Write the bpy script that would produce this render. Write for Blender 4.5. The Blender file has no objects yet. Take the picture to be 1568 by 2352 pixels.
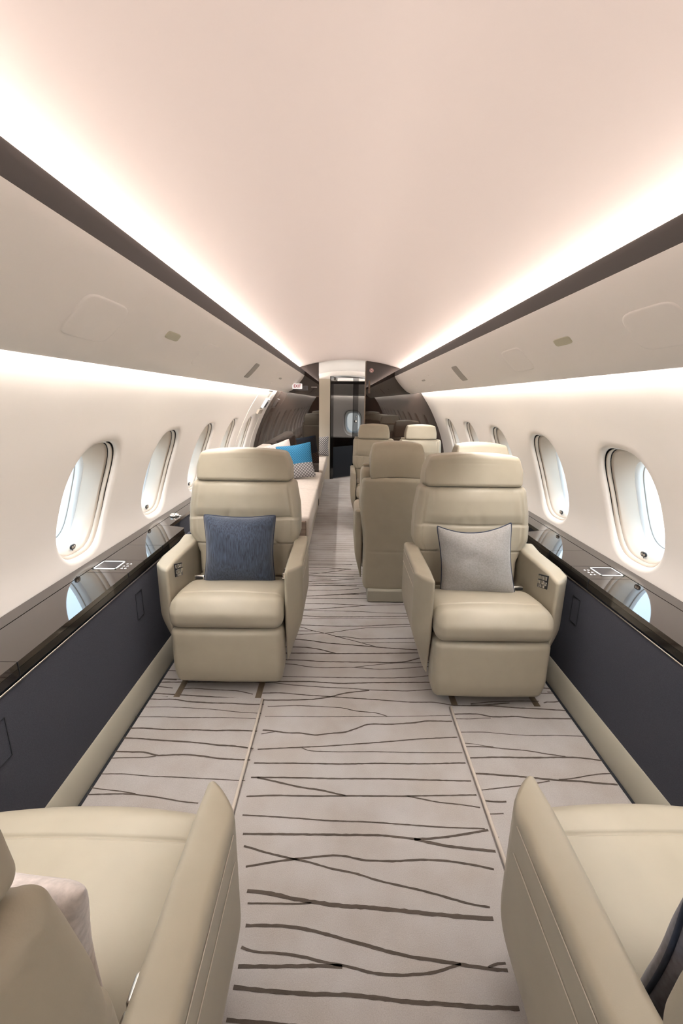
import bpy, bmesh, math, random
import numpy as np
from mathutils import Vector, Matrix
random.seed(7)
PI = math.pi
SC = bpy.context.scene
COL = SC.collection
# ------------------------------------------------------------------ camera
F_PX, PITCH, ROLL = 1000.0, math.radians(14.36), math.radians(0.767)
cam_d = bpy.data.cameras.new('camera'); cam = bpy.data.objects.new('camera', cam_d); COL.objects.link(cam)
cam_d.sensor_fit = 'VERTICAL'; cam_d.sensor_height = 36.0; cam_d.sensor_width = 24.0
cam_d.lens = 36.0 * F_PX / 2352.0
cam_d.clip_start = 0.01
fwd = Vector((0, math.cos(PITCH), -math.sin(PITCH))); right = Vector((1, 0, 0)); up = right.cross(fwd)
R_ = math.cos(ROLL) * right + math.sin(ROLL) * up
U_ = -math.sin(ROLL) * right + math.cos(ROLL) * up
m3 = Matrix((R_, U_, -fwd)).transposed()
cam.matrix_world = Matrix.Translation((-0.077, 0, 1.35)) @ m3.to_4x4()
SC.camera = cam
# ------------------------------------------------------------------ world, exposure
W_ = bpy.data.worlds.new('world'); SC.world = W_; W_.use_nodes = True
bg = W_.node_tree.nodes['Background']
# bright overcast sky over a paler apron, split at the horizon
wt = W_.node_tree; tcw = wt.nodes.new('ShaderNodeTexCoord'); spw = wt.nodes.new('ShaderNodeSeparateXYZ'); rw = wt.nodes.new('ShaderNodeValToRGB')
wt.links.new(tcw.outputs['Generated'], spw.inputs[0]); wt.links.new(spw.outputs['Z'], rw.inputs[0]); wt.links.new(rw.outputs[0], bg.inputs[0])
rw.color_ramp.elements[0].position = 0.0; rw.color_ramp.elements[1].position = 0.03
rw.color_ramp.elements[0].color = (0.46, 0.46, 0.44, 1); rw.color_ramp.elements[1].color = (0.66, 0.84, 1.0, 1)
bg.inputs[1].default_value = 4.0
SC.view_settings.view_transform = 'Standard'; SC.view_settings.look = 'None'
SC.view_settings.gamma = 1.0; SC.view_settings.use_curve_mapping = False
SC.view_settings.exposure = 0.62
COVE_UP, COVE_DOWN = 9.5, 58.0        # LED strips behind the ledges, above and below the bins
COVE_BEAM = 14.5                        # watts of the lensed cove lamps that graze the ceiling
LED = (1.0, 0.945, 0.905)
for sg_ in (-1, 1):
    for nm_, ya_, yb_ in (('cabin', -2.55, 5.55), ('aft', 5.70, 9.30)):
        la = bpy.data.lights.new('cove_lamp', 'AREA'); la.shape = 'RECTANGLE'; la.size = yb_ - ya_; la.size_y = 0.026
        la.energy = COVE_BEAM * (yb_ - ya_) / 8.1; la.color = LED; la.spread = math.radians(80)
        lo = bpy.data.objects.new('cove_lamp', la); COL.objects.link(lo)
        zx = Vector((sg_ * 1.0, 0, -0.30)).normalized(); xx_ = Vector((0, 1, 0)); yx = zx.cross(xx_)
        lo.matrix_world = Matrix.Translation((sg_ * 0.692, (ya_ + yb_) / 2, 1.682)) @ Matrix((xx_, yx, zx)).transposed().to_4x4()
# ------------------------------------------------------------------ materials
MAT = {}
def mat(name, col, rough=0.5, metal=0.0, ior=1.45, spec=0.5, coat=0.0, noise=None, bump=None, sheen=0.0, emit=None, strength=0.0):
    m = bpy.data.materials.new(name); m.use_nodes = True; nt = m.node_tree
    b = nt.nodes['Principled BSDF']
    b.inputs['Base Color'].default_value = (*col, 1); b.inputs['Roughness'].default_value = rough
    b.inputs['Metallic'].default_value = metal; b.inputs['IOR'].default_value = ior
    b.inputs['Specular IOR Level'].default_value = spec; b.inputs['Coat Weight'].default_value = coat
    b.inputs['Sheen Weight'].default_value = sheen
    if emit:
        b.inputs['Emission Color'].default_value = (*emit, 1); b.inputs['Emission Strength'].default_value = strength
    tc = nt.nodes.new('ShaderNodeTexCoord')
    if noise:                                   # (scale xyz, amount, detail)
        sc, amt, det = noise
        mp = nt.nodes.new('ShaderNodeMapping'); mp.inputs['Scale'].default_value = sc
        nz = nt.nodes.new('ShaderNodeTexNoise'); nz.inputs['Scale'].default_value = 1.0; nz.inputs['Detail'].default_value = det
        nt.links.new(tc.outputs['Object'], mp.inputs[0]); nt.links.new(mp.outputs[0], nz.inputs['Vector'])
        cr = nt.nodes.new('ShaderNodeValToRGB')
        cr.color_ramp.elements[0].position = 0.3; cr.color_ramp.elements[1].position = 0.7
        cr.color_ramp.elements[0].color = (*[c * (1 - amt) for c in col], 1)
        cr.color_ramp.elements[1].color = (*[min(1, c * (1 + amt)) for c in col], 1)
        nt.links.new(nz.outputs['Fac'], cr.inputs[0]); nt.links.new(cr.outputs[0], b.inputs['Base Color'])
    if bump:                                    # (scale, strength, distance)
        sc, st, ds = bump
        nb = nt.nodes.new('ShaderNodeTexNoise'); nb.inputs['Scale'].default_value = sc; nb.inputs['Detail'].default_value = 4
        nt.links.new(tc.outputs['Object'], nb.inputs['Vector'])
        bp = nt.nodes.new('ShaderNodeBump'); bp.inputs['Strength'].default_value = st; bp.inputs['Distance'].default_value = ds
        nt.links.new(nb.outputs['Fac'], bp.inputs['Height']); nt.links.new(bp.outputs[0], b.inputs['Normal'])
    MAT[name] = m
    return m
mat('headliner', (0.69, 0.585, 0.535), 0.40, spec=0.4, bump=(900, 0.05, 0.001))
mat('shell_white', (0.83, 0.785, 0.735), 0.55, spec=0.3)
mat('bin_white', (0.94, 0.89, 0.84), 0.5, spec=0.35)
mat('ledge_dark', (0.06, 0.051, 0.048), 0.55, bump=(600, 0.1, 0.001))
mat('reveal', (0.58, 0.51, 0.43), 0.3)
mat('frame_white', (0.80, 0.82, 0.82), 0.35)
mat('gap_black', (0.006, 0.008, 0.012), 0.5)
mat('veneer', (0.020, 0.012, 0.0085), 0.012, ior=1.82, noise=((3, 60, 1), 0.35, 3))
mat('ledge_gloss', (0.021, 0.0155, 0.012), 0.035, ior=1.88)
mat('mirror_dark', (0.004, 0.003, 0.003), 0.03, ior=2.5)
mat('lip_black', (0.006, 0.005, 0.005), 0.08, ior=1.6)
mat('fabric_navy', (0.052, 0.055, 0.069), 0.85, spec=0.2, bump=(1400, 0.25, 0.0006), noise=((300, 300, 300), 0.12, 2))
mat('leather', (0.345, 0.310, 0.240), 0.44, spec=0.42, bump=(520, 0.10, 0.0008), noise=((14, 14, 14), 0.025, 2))
mat('leather_dark', (0.22, 0.185, 0.14), 0.5, spec=0.4, bump=(520, 0.12, 0.0008))
mat('leather_trim', (0.345, 0.325, 0.265), 0.45, spec=0.4, bump=(520, 0.10, 0.0008))
mat('divan_fabric', (0.56, 0.50, 0.445), 0.85, spec=0.2, bump=(700, 0.2, 0.001), noise=((30, 30, 30), 0.05, 3))
mat('divan_wood', (0.16, 0.115, 0.085), 0.45, noise=((4, 4, 60), 0.25, 3))
mat('chrome', (0.80, 0.79, 0.77), 0.16, metal=1.0)
mat('satin_metal', (0.42, 0.38, 0.33), 0.3, metal=1.0)
mat('bronze', (0.20, 0.155, 0.105), 0.45, metal=0.4)
mat('black_plastic', (0.012, 0.012, 0.014), 0.3)
mat('screen_glass', (0.006, 0.008, 0.014), 0.04, ior=1.7)
mat('icon_white', (0.8, 0.8, 0.8), 0.5, emit=(0.85, 0.93, 1.0), strength=0.12)
mat('lens_plastic', (0.56, 0.53, 0.40), 0.35)
mat('slot_grey', (0.40, 0.375, 0.335), 0.5)
mat('sign_white', (0.78, 0.76, 0.74), 0.4)
mat('sign_lit', (0.8, 0.78, 0.76), 0.4, emit=(1, 0.95, 0.93), strength=0.35)
mat('thread', (0.66, 0.61, 0.52), 0.7)
mat('sign_red', (0.45, 0.02, 0.03), 0.5)
mat('cord_pale', (0.50, 0.45, 0.39), 0.8)
mat('piping_navy', (0.022, 0.03, 0.055), 0.7)
mat('belt_grey', (0.17, 0.14, 0.115), 0.7)
mat('pull_black', (0.01, 0.012, 0.015), 0.4)
mat('beige_panel', (0.56, 0.50, 0.41), 0.5)
mat('led', (0, 0, 0), 0.5, emit=LED, strength=COVE_UP)
mat('led_down', (0, 0, 0), 0.5, emit=LED, strength=COVE_DOWN)
def carpet_mat(name, col):
    m = mat(name, col, 0.95, spec=0.1, sheen=0.15, bump=(900, 0.5, 0.002))
    nt = m.node_tree; b = nt.nodes['Principled BSDF']
    tc = nt.nodes.new('ShaderNodeTexCoord')
    n1 = nt.nodes.new('ShaderNodeTexNoise'); n1.inputs['Scale'].default_value = 5.0; n1.inputs['Detail'].default_value = 3
    n2 = nt.nodes.new('ShaderNodeTexNoise'); n2.inputs['Scale'].default_value = 420.0; n2.inputs['Detail'].default_value = 2
    nt.links.new(tc.outputs['Object'], n1.inputs['Vector']); nt.links.new(tc.outputs['Object'], n2.inputs['Vector'])
    r1 = nt.nodes.new('ShaderNodeValToRGB')
    r1.color_ramp.elements[0].position = 0.35; r1.color_ramp.elements[1].position = 0.65
    r1.color_ramp.elements[0].color = (col[0] * .93, col[1] * .90, col[2] * .87, 1)
    r1.color_ramp.elements[1].color = (col[0] * 1.06, col[1] * 1.07, col[2] * 1.08, 1)
    nt.links.new(n1.outputs['Fac'], r1.inputs[0])
    mx = nt.nodes.new('ShaderNodeMix'); mx.data_type = 'RGBA'; mx.blend_type = 'MULTIPLY'; mx.inputs['Factor'].default_value = 0.35
    r2 = nt.nodes.new('ShaderNodeValToRGB')
    r2.color_ramp.elements[0].position = 0.25; r2.color_ramp.elements[1].position = 0.7
    r2.color_ramp.elements[0].color = (.55, .55, .55, 1); r2.color_ramp.elements[1].color = (1.15, 1.15, 1.15, 1)
    nt.links.new(n2.outputs['Fac'], r2.inputs[0])
    nt.links.new(r1.outputs[0], mx.inputs['A']); nt.links.new(r2.outputs[0], mx.inputs['B'])
    nt.links.new(mx.outputs['Result'], b.inputs['Base Color'])
carpet_mat('carpet', (0.410, 0.388, 0.372))
carpet_mat('carpet_line', (0.085, 0.070, 0.058))
def glass_mat():
    m = bpy.data.materials.new('pane_glass'); m.use_nodes = True; nt = m.node_tree
    for n in list(nt.nodes): nt.nodes.remove(n)
    out = nt.nodes.new('ShaderNodeOutputMaterial'); mix = nt.nodes.new('ShaderNodeMixShader')
    tr = nt.nodes.new('ShaderNodeBsdfTransparent'); gl = nt.nodes.new('ShaderNodeBsdfGlossy')
    gl.inputs['Roughness'].default_value = 0.02
    tr.inputs[0].default_value = (0.93, 0.97, 1, 1)
    mix.inputs[0].default_value = 0.07; nt.links.new(tr.outputs[0], mix.inputs[1]); nt.links.new(gl.outputs[0], mix.inputs[2])
    nt.links.new(mix.outputs[0], out.inputs[0]); MAT['pane_glass'] = m
glass_mat()
def fabric_pillow(name, col, amt, sc, streak=(1, 1, 1)):
    mat(name, col, 0.8, spec=0.2, sheen=0.3, noise=(tuple(sc * k for k in streak), amt, 4), bump=(1000, 0.3, 0.0008))
fabric_pillow('pillow_blue', (0.038, 0.050, 0.075), 0.50, 40, (6, 6, .5))
fabric_pillow('pillow_grey', (0.26, 0.25, 0.24), 0.14, 150)
fabric_pillow('pillow_pale', (0.52, 0.46, 0.43), 0.18, 90)
fabric_pillow('pillow_slate', (0.105, 0.10, 0.125), 0.25, 90)
def pattern_pillow():
    # flat print: blue weave above, grey scallop below
    m = mat('pillow_print', (0.1, 0.3, 0.5), 0.8, spec=0.2); nt = m.node_tree; b = nt.nodes['Principled BSDF']
    tc = nt.nodes.new('ShaderNodeTexCoord')
    def checker(sc, rot, c1, c2):
        mp = nt.nodes.new('ShaderNodeMapping'); mp.inputs['Rotation'].default_value = (0, rot, 0); mp.inputs['Scale'].default_value = (sc, 0, sc)
        ck = nt.nodes.new('ShaderNodeTexVoronoi'); ck.inputs['Scale'].default_value = 1.0; ck.inputs['Randomness'].default_value = 0.0
        rp = nt.nodes.new('ShaderNodeValToRGB'); rp.color_ramp.elements[0].position = 0.30; rp.color_ramp.elements[1].position = 0.45
        rp.color_ramp.elements[0].color = (*c1, 1); rp.color_ramp.elements[1].color = (*c2, 1)
        nt.links.new(tc.outputs['Object'], mp.inputs[0]); nt.links.new(mp.outputs[0], ck.inputs['Vector']); nt.links.new(ck.outputs['Distance'], rp.inputs[0])
        return rp
    top = checker(62, .78, (0.05, 0.22, 0.37), (0.010, 0.085, 0.18))
    bot = checker(40, .78, (0.42, 0.41, 0.41), (0.13, 0.125, 0.13))
    sp = nt.nodes.new('ShaderNodeSeparateXYZ'); gt = nt.nodes.new('ShaderNodeMath'); gt.operation = 'GREATER_THAN'; gt.inputs[1].default_value = -0.03
    nt.links.new(tc.outputs['Object'], sp.inputs[0]); nt.links.new(sp.outputs['Z'], gt.inputs[0])
    mx = nt.nodes.new('ShaderNodeMix'); mx.data_type = 'RGBA'
    nt.links.new(gt.outputs[0], mx.inputs['Factor']); nt.links.new(bot.outputs[0], mx.inputs['A']); nt.links.new(top.outputs[0], mx.inputs['B'])
    nt.links.new(mx.outputs['Result'], b.inputs['Base Color'])
    m2 = mat('pillow_scallop', (0.4, 0.4, 0.4), 0.8, spec=0.2); nt = m2.node_tree; b = nt.nodes['Principled BSDF']
    tc = nt.nodes.new('ShaderNodeTexCoord'); bot = checker(40, .78, (0.45, 0.44, 0.43), (0.13, 0.125, 0.13)); nt.links.new(bot.outputs[0], b.inputs['Base Color'])
pattern_pillow()
# ------------------------------------------------------------------ helpers
def mesh(name, verts, faces, smooth=True):
    me = bpy.data.meshes.new(name); me.from_pydata([tuple(map(float, v)) for v in verts], [], faces); me.validate(); me.update()
    bm = bmesh.new(); bm.from_mesh(me); bmesh.ops.recalc_face_normals(bm, faces=bm.faces); bm.to_mesh(me); bm.free()
    if smooth: me.shade_smooth()
    return me
def obj(name, me, m, parent=None, loc=None):
    o = bpy.data.objects.new(name, me)
    if m and not me.materials: me.materials.append(MAT[m])
    COL.objects.link(o)
    if parent: o.parent = parent
    if loc: o.location = loc
    return o
def tag(o, label, cat=None, group=None, kind=None):
    o['label'] = label
    if cat: o['category'] = cat
    if group: o['group'] = group
    if kind: o['kind'] = kind
    return o
def empty(name, loc=(0, 0, 0), rz=0.0):
    o = bpy.data.objects.new(name, None); COL.objects.link(o); o.location = loc; o.rotation_euler = (0, 0, rz); o.empty_display_size = .1
    return o
def axis_coords(h, r, n, band=4):
    t = [math.tan(a) for a in np.linspace(0, PI / 4, band + 1)[1:]]
    mid = list(np.linspace(-(h - r), h - r, n + 1))
    return [-(h - r) - r * k for k in reversed(t)] + mid + [h - r + r * k for k in t]
def rbox(h, r, n=(6, 6, 6), deform=None, band=4, c=(0, 0, 0)):
    """rounded box of half sizes h; deform maps an (N,3) array"""
    ax = [axis_coords(h[i], r, n[i], band) for i in range(3)]
    idx = {}; V = []; Fc = []
    def vid(i, j, k):
        key = (i, j, k)
        if key not in idx:
            p = np.array([ax[0][i], ax[1][j], ax[2][k]]); q = np.clip(p, -(np.array(h) - r), np.array(h) - r); d = p - q
            idx[key] = len(V); V.append(q + r * d / max(1e-9, np.linalg.norm(d)))
        return idx[key]
    N = [len(a) - 1 for a in ax]
    for a in range(3):
        b, c2 = (a + 1) % 3, (a + 2) % 3
        for side in (0, N[a]):
            for i in range(N[b]):
                for j in range(N[c2]):
                    q = []
                    for (u, v) in ((i, j), (i + 1, j), (i + 1, j + 1), (i, j + 1)):
                        t = [0, 0, 0]; t[a] = side; t[b] = u; t[c2] = v; q.append(vid(*t))
                    Fc.append(q if side else q[::-1])
    V = np.array(V) + np.array(c)
    if deform: V = deform(V)
    return V, Fc
def join(parts):
    V = []; Fc = []; o = 0
    for v, f in parts:
        V += [tuple(p) for p in v]; Fc += [[i + o for i in q] for q in f]; o += len(v)
    return V, Fc
def box(x0, x1, y0, y1, z0, z1):
    V = [(x, y, z) for x in (x0, x1) for y in (y0, y1) for z in (z0, z1)]
    return V, [[0, 1, 3, 2], [4, 6, 7, 5], [0, 4, 5, 1], [2, 3, 7, 6], [0, 2, 6, 4], [1, 5, 7, 3]]
def tube(pts, r, seg=8, closed=False):
    P = [Vector(p) for p in pts]; V = []; Fc = []; n = len(P)
    for i, p in enumerate(P):
        a = P[(i - 1) % n] if (closed or i > 0) else p; b = P[(i + 1) % n] if (closed or i < n - 1) else p
        t = (b - a).normalized(); ref = Vector((0, 0, 1)) if abs(t.z) < .9 else Vector((1, 0, 0))
        u = t.cross(ref).normalized(); v = t.cross(u)
        for k in range(seg):
            an = 2 * PI * k / seg; V.append(p + r * (math.cos(an) * u + math.sin(an) * v))
    for i in range(n if closed else n - 1):
        j = (i + 1) % n
        for k in range(seg): Fc.append([i * seg + k, i * seg + (k + 1) % seg, j * seg + (k + 1) % seg, j * seg + k])
    if not closed: Fc += [list(range(seg))[::-1], [(n - 1) * seg + k for k in range(seg)]]
    return V, Fc
def prism(poly, y0, y1):
    """closed x,z polygon extruded along y"""
    n = len(poly); V = [(x, y0, z) for x, z in poly] + [(x, y1, z) for x, z in poly]
    return V, [list(range(n)), list(range(2 * n - 1, n - 1, -1))] + [[i, (i + 1) % n, n + (i + 1) % n, n + i] for i in range(n)]
def sheet(profile, ys):
    n = len(profile); V = [(x, y, z) for y in ys for x, z in profile]
    return V, [[j * n + i, j * n + i + 1, (j + 1) * n + i + 1, (j + 1) * n + i] for j in range(len(ys) - 1) for i in range(n - 1)]
def lathe(prof, seg=20, c=(0, 0, 0)):
    V = [(c[0] + r * math.cos(2 * PI * k / seg), c[1] + r * math.sin(2 * PI * k / seg), c[2] + z) for r, z in prof for k in range(seg)]
    Fc = [[i * seg + k, i * seg + (k + 1) % seg, (i + 1) * seg + (k + 1) % seg, (i + 1) * seg + k] for i in range(len(prof) - 1) for k in range(seg)]
    return V, Fc + [list(range(seg))[::-1], [(len(prof) - 1) * seg + k for k in range(seg)]]
class Curve2:
    """smooth arc-length curve through x,z points (Catmull-Rom)"""
    def __init__(s, pts, sub=10):
        P = [np.array(p, float) for p in pts]; P = [2 * P[0] - P[1]] + P + [2 * P[-1] - P[-2]]; Q = []
        for i in range(1, len(P) - 2):
            for k in range(sub):
                t = k / sub; a, b, c, d = P[i - 1], P[i], P[i + 1], P[i + 2]
                Q.append(.5 * (2 * b + (c - a) * t + (2 * a - 5 * b + 4 * c - d) * t * t + (3 * b - a - 3 * c + d) * t ** 3))
        Q.append(P[-2]); s.Q = np.array(Q); s.s = np.concatenate([[0], np.cumsum(np.hypot(*np.diff(s.Q, axis=0).T))]); s.L = s.s[-1]
    def at(s, t): return np.array([np.interp(t, s.s, s.Q[:, 0]), np.interp(t, s.s, s.Q[:, 1])])
    def nrm(s, t):     # unit normal, left of travel
        d = s.at(min(s.L, t + .01)) - s.at(max(0, t - .01)); d /= np.hypot(*d); return np.array([-d[1], d[0]])
def groove(d, w): return np.exp(-(d / w) ** 2)
def sstep(a, b, x): t = np.clip((x - a) / (b - a), 0, 1); return t * t * (3 - 2 * t)
# ================================================================== the cabin shell
Y0, YB, YB2, YF, YE = -2.6, 5.60, 5.66, 7.60, 9.40     # front wall, aft bulkhead, its back, far wall, end
WALL = Curve2([(.84, 1.55), (.893, 1.45), (1.0, 1.29), (1.08, 1.14), (1.15, .98), (1.2, .828), (1.222, .72), (1.226, .60)])
def ceil_z(x): return 1.833 - x * x / 3.974
CEIL = [(x, ceil_z(x)) for x in np.linspace(0, .70, 15)] + [(.765, 1.672), (.815, 1.615), (.84, 1.55)]
CEIL = [(-x, z) for x, z in reversed(CEIL[1:])] + CEIL
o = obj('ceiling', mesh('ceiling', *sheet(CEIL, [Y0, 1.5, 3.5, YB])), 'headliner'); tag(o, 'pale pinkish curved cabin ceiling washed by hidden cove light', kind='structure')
o = obj('ceiling', mesh('ceiling_aft', *sheet(CEIL, [YB, YF, YE])), 'shell_white'); tag(o, 'white curved ceiling of the room beyond the doorway', kind='structure')
# ---- side walls with window openings
PITCH_W, WC0, WS, HD, HS = 0.757, 1.835, 0.715, 0.192, 0.272
ANG = sorted(set([2 * PI * k / 80 for k in range(80)]))
def hole(an, e, n=2.9):
    ca, sb = math.cos(an), math.sin(an); a, b = HD - e, HS - e
    k = (abs(ca / a) ** n + abs(sb / b) ** n) ** (-1 / n); return k * ca, k * sb
def bay_angles():
    hb0, hb1 = -WS, WALL.L - WS; hw = PITCH_W / 2
    cor = [math.atan2(b, a) % (2 * PI) for a in (-hw, hw) for b in (hb0, hb1)]
    return sorted([a for a in ANG if min(abs(a - c) for c in cor) > .01] + cor)
BA = bay_angles()
def rect(an):
    ca, sb = math.cos(an), math.sin(an); hw = PITCH_W / 2
    ks = []
    if abs(ca) > 1e-9: ks.append(hw / abs(ca))
    if sb > 1e-9: ks.append((WALL.L - WS) / sb)
    if sb < -1e-9: ks.append(WS / -sb)
    k = min(ks); return k * ca, k * sb
def wpt(sg, yc, a, b, dep=0.0):
    s = min(WALL.L, max(0, WS + b)); p = WALL.at(s) + WALL.nrm(s) * dep
    return (sg * p[0], yc + a, p[1])
def bay(sg, yc):
    rings = []
    for f in (1, .75, .5, .3, .15, .06): rings.append([(lambda r, h: (h[0] + f * (r[0] - h[0]), h[1] + f * (r[1] - h[1]), 0))(rect(a), hole(a, -.012)) for a in BA])
    for e, d in ((-.012, 0), (-.006, .0015), (0, .005), (.005, .009), (.008, .014), (.010, .022)): rings.append([(*hole(a, e), d) for a in BA])
    V = [wpt(sg, yc, *p) for r in rings for p in r]; n = len(BA)
    return V, [[i * n + k, i * n + (k + 1) % n, (i + 1) * n + (k + 1) % n, (i + 1) * n + k] for i in range(len(rings) - 1) for k in range(n)]
EDGE_S = sorted(set([round(WS + rect(a)[1], 5) for a in BA if abs(rect(a)[0] - PITCH_W / 2) < 1e-6]))
def filler(sg, y0, y1):
    return sheet([(sg * WALL.at(s)[0], WALL.at(s)[1]) for s in EDGE_S], [y0, y1])
KS_F, KS_A = list(range(-5, 5)), [6, 7, 8]
for sg, side in ((-1, 'left'), (1, 'right')):
    yc = [WC0 + PITCH_W * k for k in KS_F]
    o = obj('wall_' + side, mesh('wall', *join([bay(sg, y) for y in yc] + [filler(sg, Y0, yc[0] - PITCH_W / 2), filler(sg, yc[-1] + PITCH_W / 2, YB)])), 'shell_white')
    tag(o, 'cream curved cabin side wall with oval windows, on the %s' % side, kind='structure')
    yc = [WC0 + PITCH_W * k for k in KS_A]
    o = obj('wall_' + side + '_aft', mesh('wall', *join([bay(sg, y) for y in yc] + [filler(sg, YB, yc[0] - PITCH_W / 2), filler(sg, yc[-1] + PITCH_W / 2, YE)])), 'shell_white')
    tag(o, 'cream side wall of the aft room on the %s' % side, kind='structure')
# ---- windows
def gapk(a): return 1 - sstep(.0, .72, math.sin(a))       # the shade gap closes towards the sill
def ringmesh(sg, yc, rings, cap=False):
    n = len(ANG); V = []
    for r in rings:                                      # (inset, depth[, half height, drop]): the pane sits low in its reveal
        for a in ANG:
            e = r[0](a) if callable(r[0]) else r[0]; d = r[1](a) if callable(r[1]) else r[1]; u, b = hole(a, e)
            if len(r) > 2: b = b / (HS - e) * r[2] + r[3]
            V.append(wpt(sg, yc, u, b, d))
    Fc = [[i * n + k, i * n + (k + 1) % n, (i + 1) * n + (k + 1) % n, (i + 1) * n + k] for i in range(len(rings) - 1) for k in range(n)]
    if cap: Fc.append([(len(rings) - 1) * n + k for k in range(n)])
    return V, Fc
ORD = ['nearest', 'second', 'third', 'fourth', 'fifth']
WN = 0
for sg, side in ((-1, 'left'), (1, 'right')):
    for k in KS_F + KS_A:
        yc = WC0 + PITCH_W * k; WN += 1
        w = empty('window_%d' % WN, (sg * 1.2, yc, .7))
        if 0 <= k < 5: lb = 'oval cabin window in the %s wall, %s of the row ahead' % (side, ORD[k])
        elif k < 0: lb = 'oval cabin window in the %s wall behind the front seats, number %d counted backwards' % (side, -k)
        else: lb = 'oval window in the %s wall of the aft room, number %d from the bulkhead' % (side, k - 5)
        tag(w, lb, kind='structure')
        def part(nm, vf, m, par=None, sm=True):
            V, Fc = vf; L = w.location
            return obj(nm, mesh(nm, [(p[0] - L.x, p[1] - L.y, p[2] - L.z) for p in V], Fc, sm), m, par or w)
        g1 = lambda a: .0103 + .0062 * gapk(a)
        g2 = lambda a: .0223 + .0034 * gapk(a)
        def dk(d0, dd): return lambda a: d0 + dd * gapk(a)
        part('shade_gap', join([ringmesh(sg, yc, [(.010, .0215), (.0101, dk(.0218, .020)), (g1, dk(.0218, .020)), (g1, dk(.022, .004))]), ringmesh(sg, yc, [(.022, .0395), (.0221, dk(.0398, .016)), (g2, dk(.0398, .016)), (g2, dk(.040, .004))])]), 'gap_black')
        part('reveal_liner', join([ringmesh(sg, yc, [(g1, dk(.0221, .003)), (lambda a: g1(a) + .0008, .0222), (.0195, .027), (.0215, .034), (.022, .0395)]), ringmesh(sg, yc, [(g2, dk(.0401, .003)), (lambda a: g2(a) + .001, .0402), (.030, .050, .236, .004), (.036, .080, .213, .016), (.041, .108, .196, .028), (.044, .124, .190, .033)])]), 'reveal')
        fr = part('inner_frame', ringmesh(sg, yc, [(.0435, .122, .1905, .033), (.050, .127, .186, .034), (.055, .136, .182, .036), (.059, .150, .178, .037), (.062, .172, .174, .038)]), 'frame_white')
        part('gasket', ringmesh(sg, yc, [(.0592, .149, .1778, .037), (.0607, .149, .1763, .037), (.0607, .154, .1763, .037)]), 'slot_grey', fr)
        part('pane', ringmesh(sg, yc, [(.062, .168, .174, .038), (.08, .168, .150, .038), (.11, .168, .10, .038)], cap=True), 'pane_glass', sm=False)
        # pull tab: black capsule with two screws on a short cord
        sdir = WS + HS - .058; P = np.array(wpt(sg, yc, .0, HS - .047, .050)); nn = WALL.nrm(sdir); N3 = Vector((-sg * nn[0], 0, -nn[1])).normalized()
        Ya = Vector((0, 1, 0)); Za = N3.cross(Ya).normalized()
        if Za.z < 0: Za = -Za
        Pv = Vector(P); cap = []
        def capsule(rx, rr, h0, h1):
            out = []
            pts = [(rx + rr * math.cos(a), rr * math.sin(a)) for a in np.linspace(-PI / 2, PI / 2, 9)] + [(-rx + rr * math.cos(a), rr * math.sin(a)) for a in np.linspace(PI / 2, 1.5 * PI, 9)]
            n = len(pts); V = [Pv + Ya * u + Za * v + N3 * h for h in (h0, h1) for u, v in pts]
            return V, [list(range(n))[::-1], list(range(n, 2 * n))] + [[i, (i + 1) % n, n + (i + 1) % n, n + i] for i in range(n)]
        pl = part('pull_tab', join([capsule(.0075, .0105, 0, .006), tube([Pv - Za * .008 + N3 * .003, Pv - Za * .036 + N3 * .002], .0014, 6)]), 'pull_black')
        def disc(du):
            V = [Pv + Ya * (du + .0055 * math.cos(a)) + Za * .0055 * math.sin(a) + N3 * h for h in (.004, .008) for a in np.linspace(0, 2 * PI, 12, endpoint=False)]
            return V, [list(range(12))[::-1], list(range(12, 24))] + [[i, (i + 1) % 12, 12 + (i + 1) % 12, 12 + i] for i in range(12)]
        for du in (-.0075, .0075): part('screw', disc(du), 'satin_metal', pl)
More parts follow.
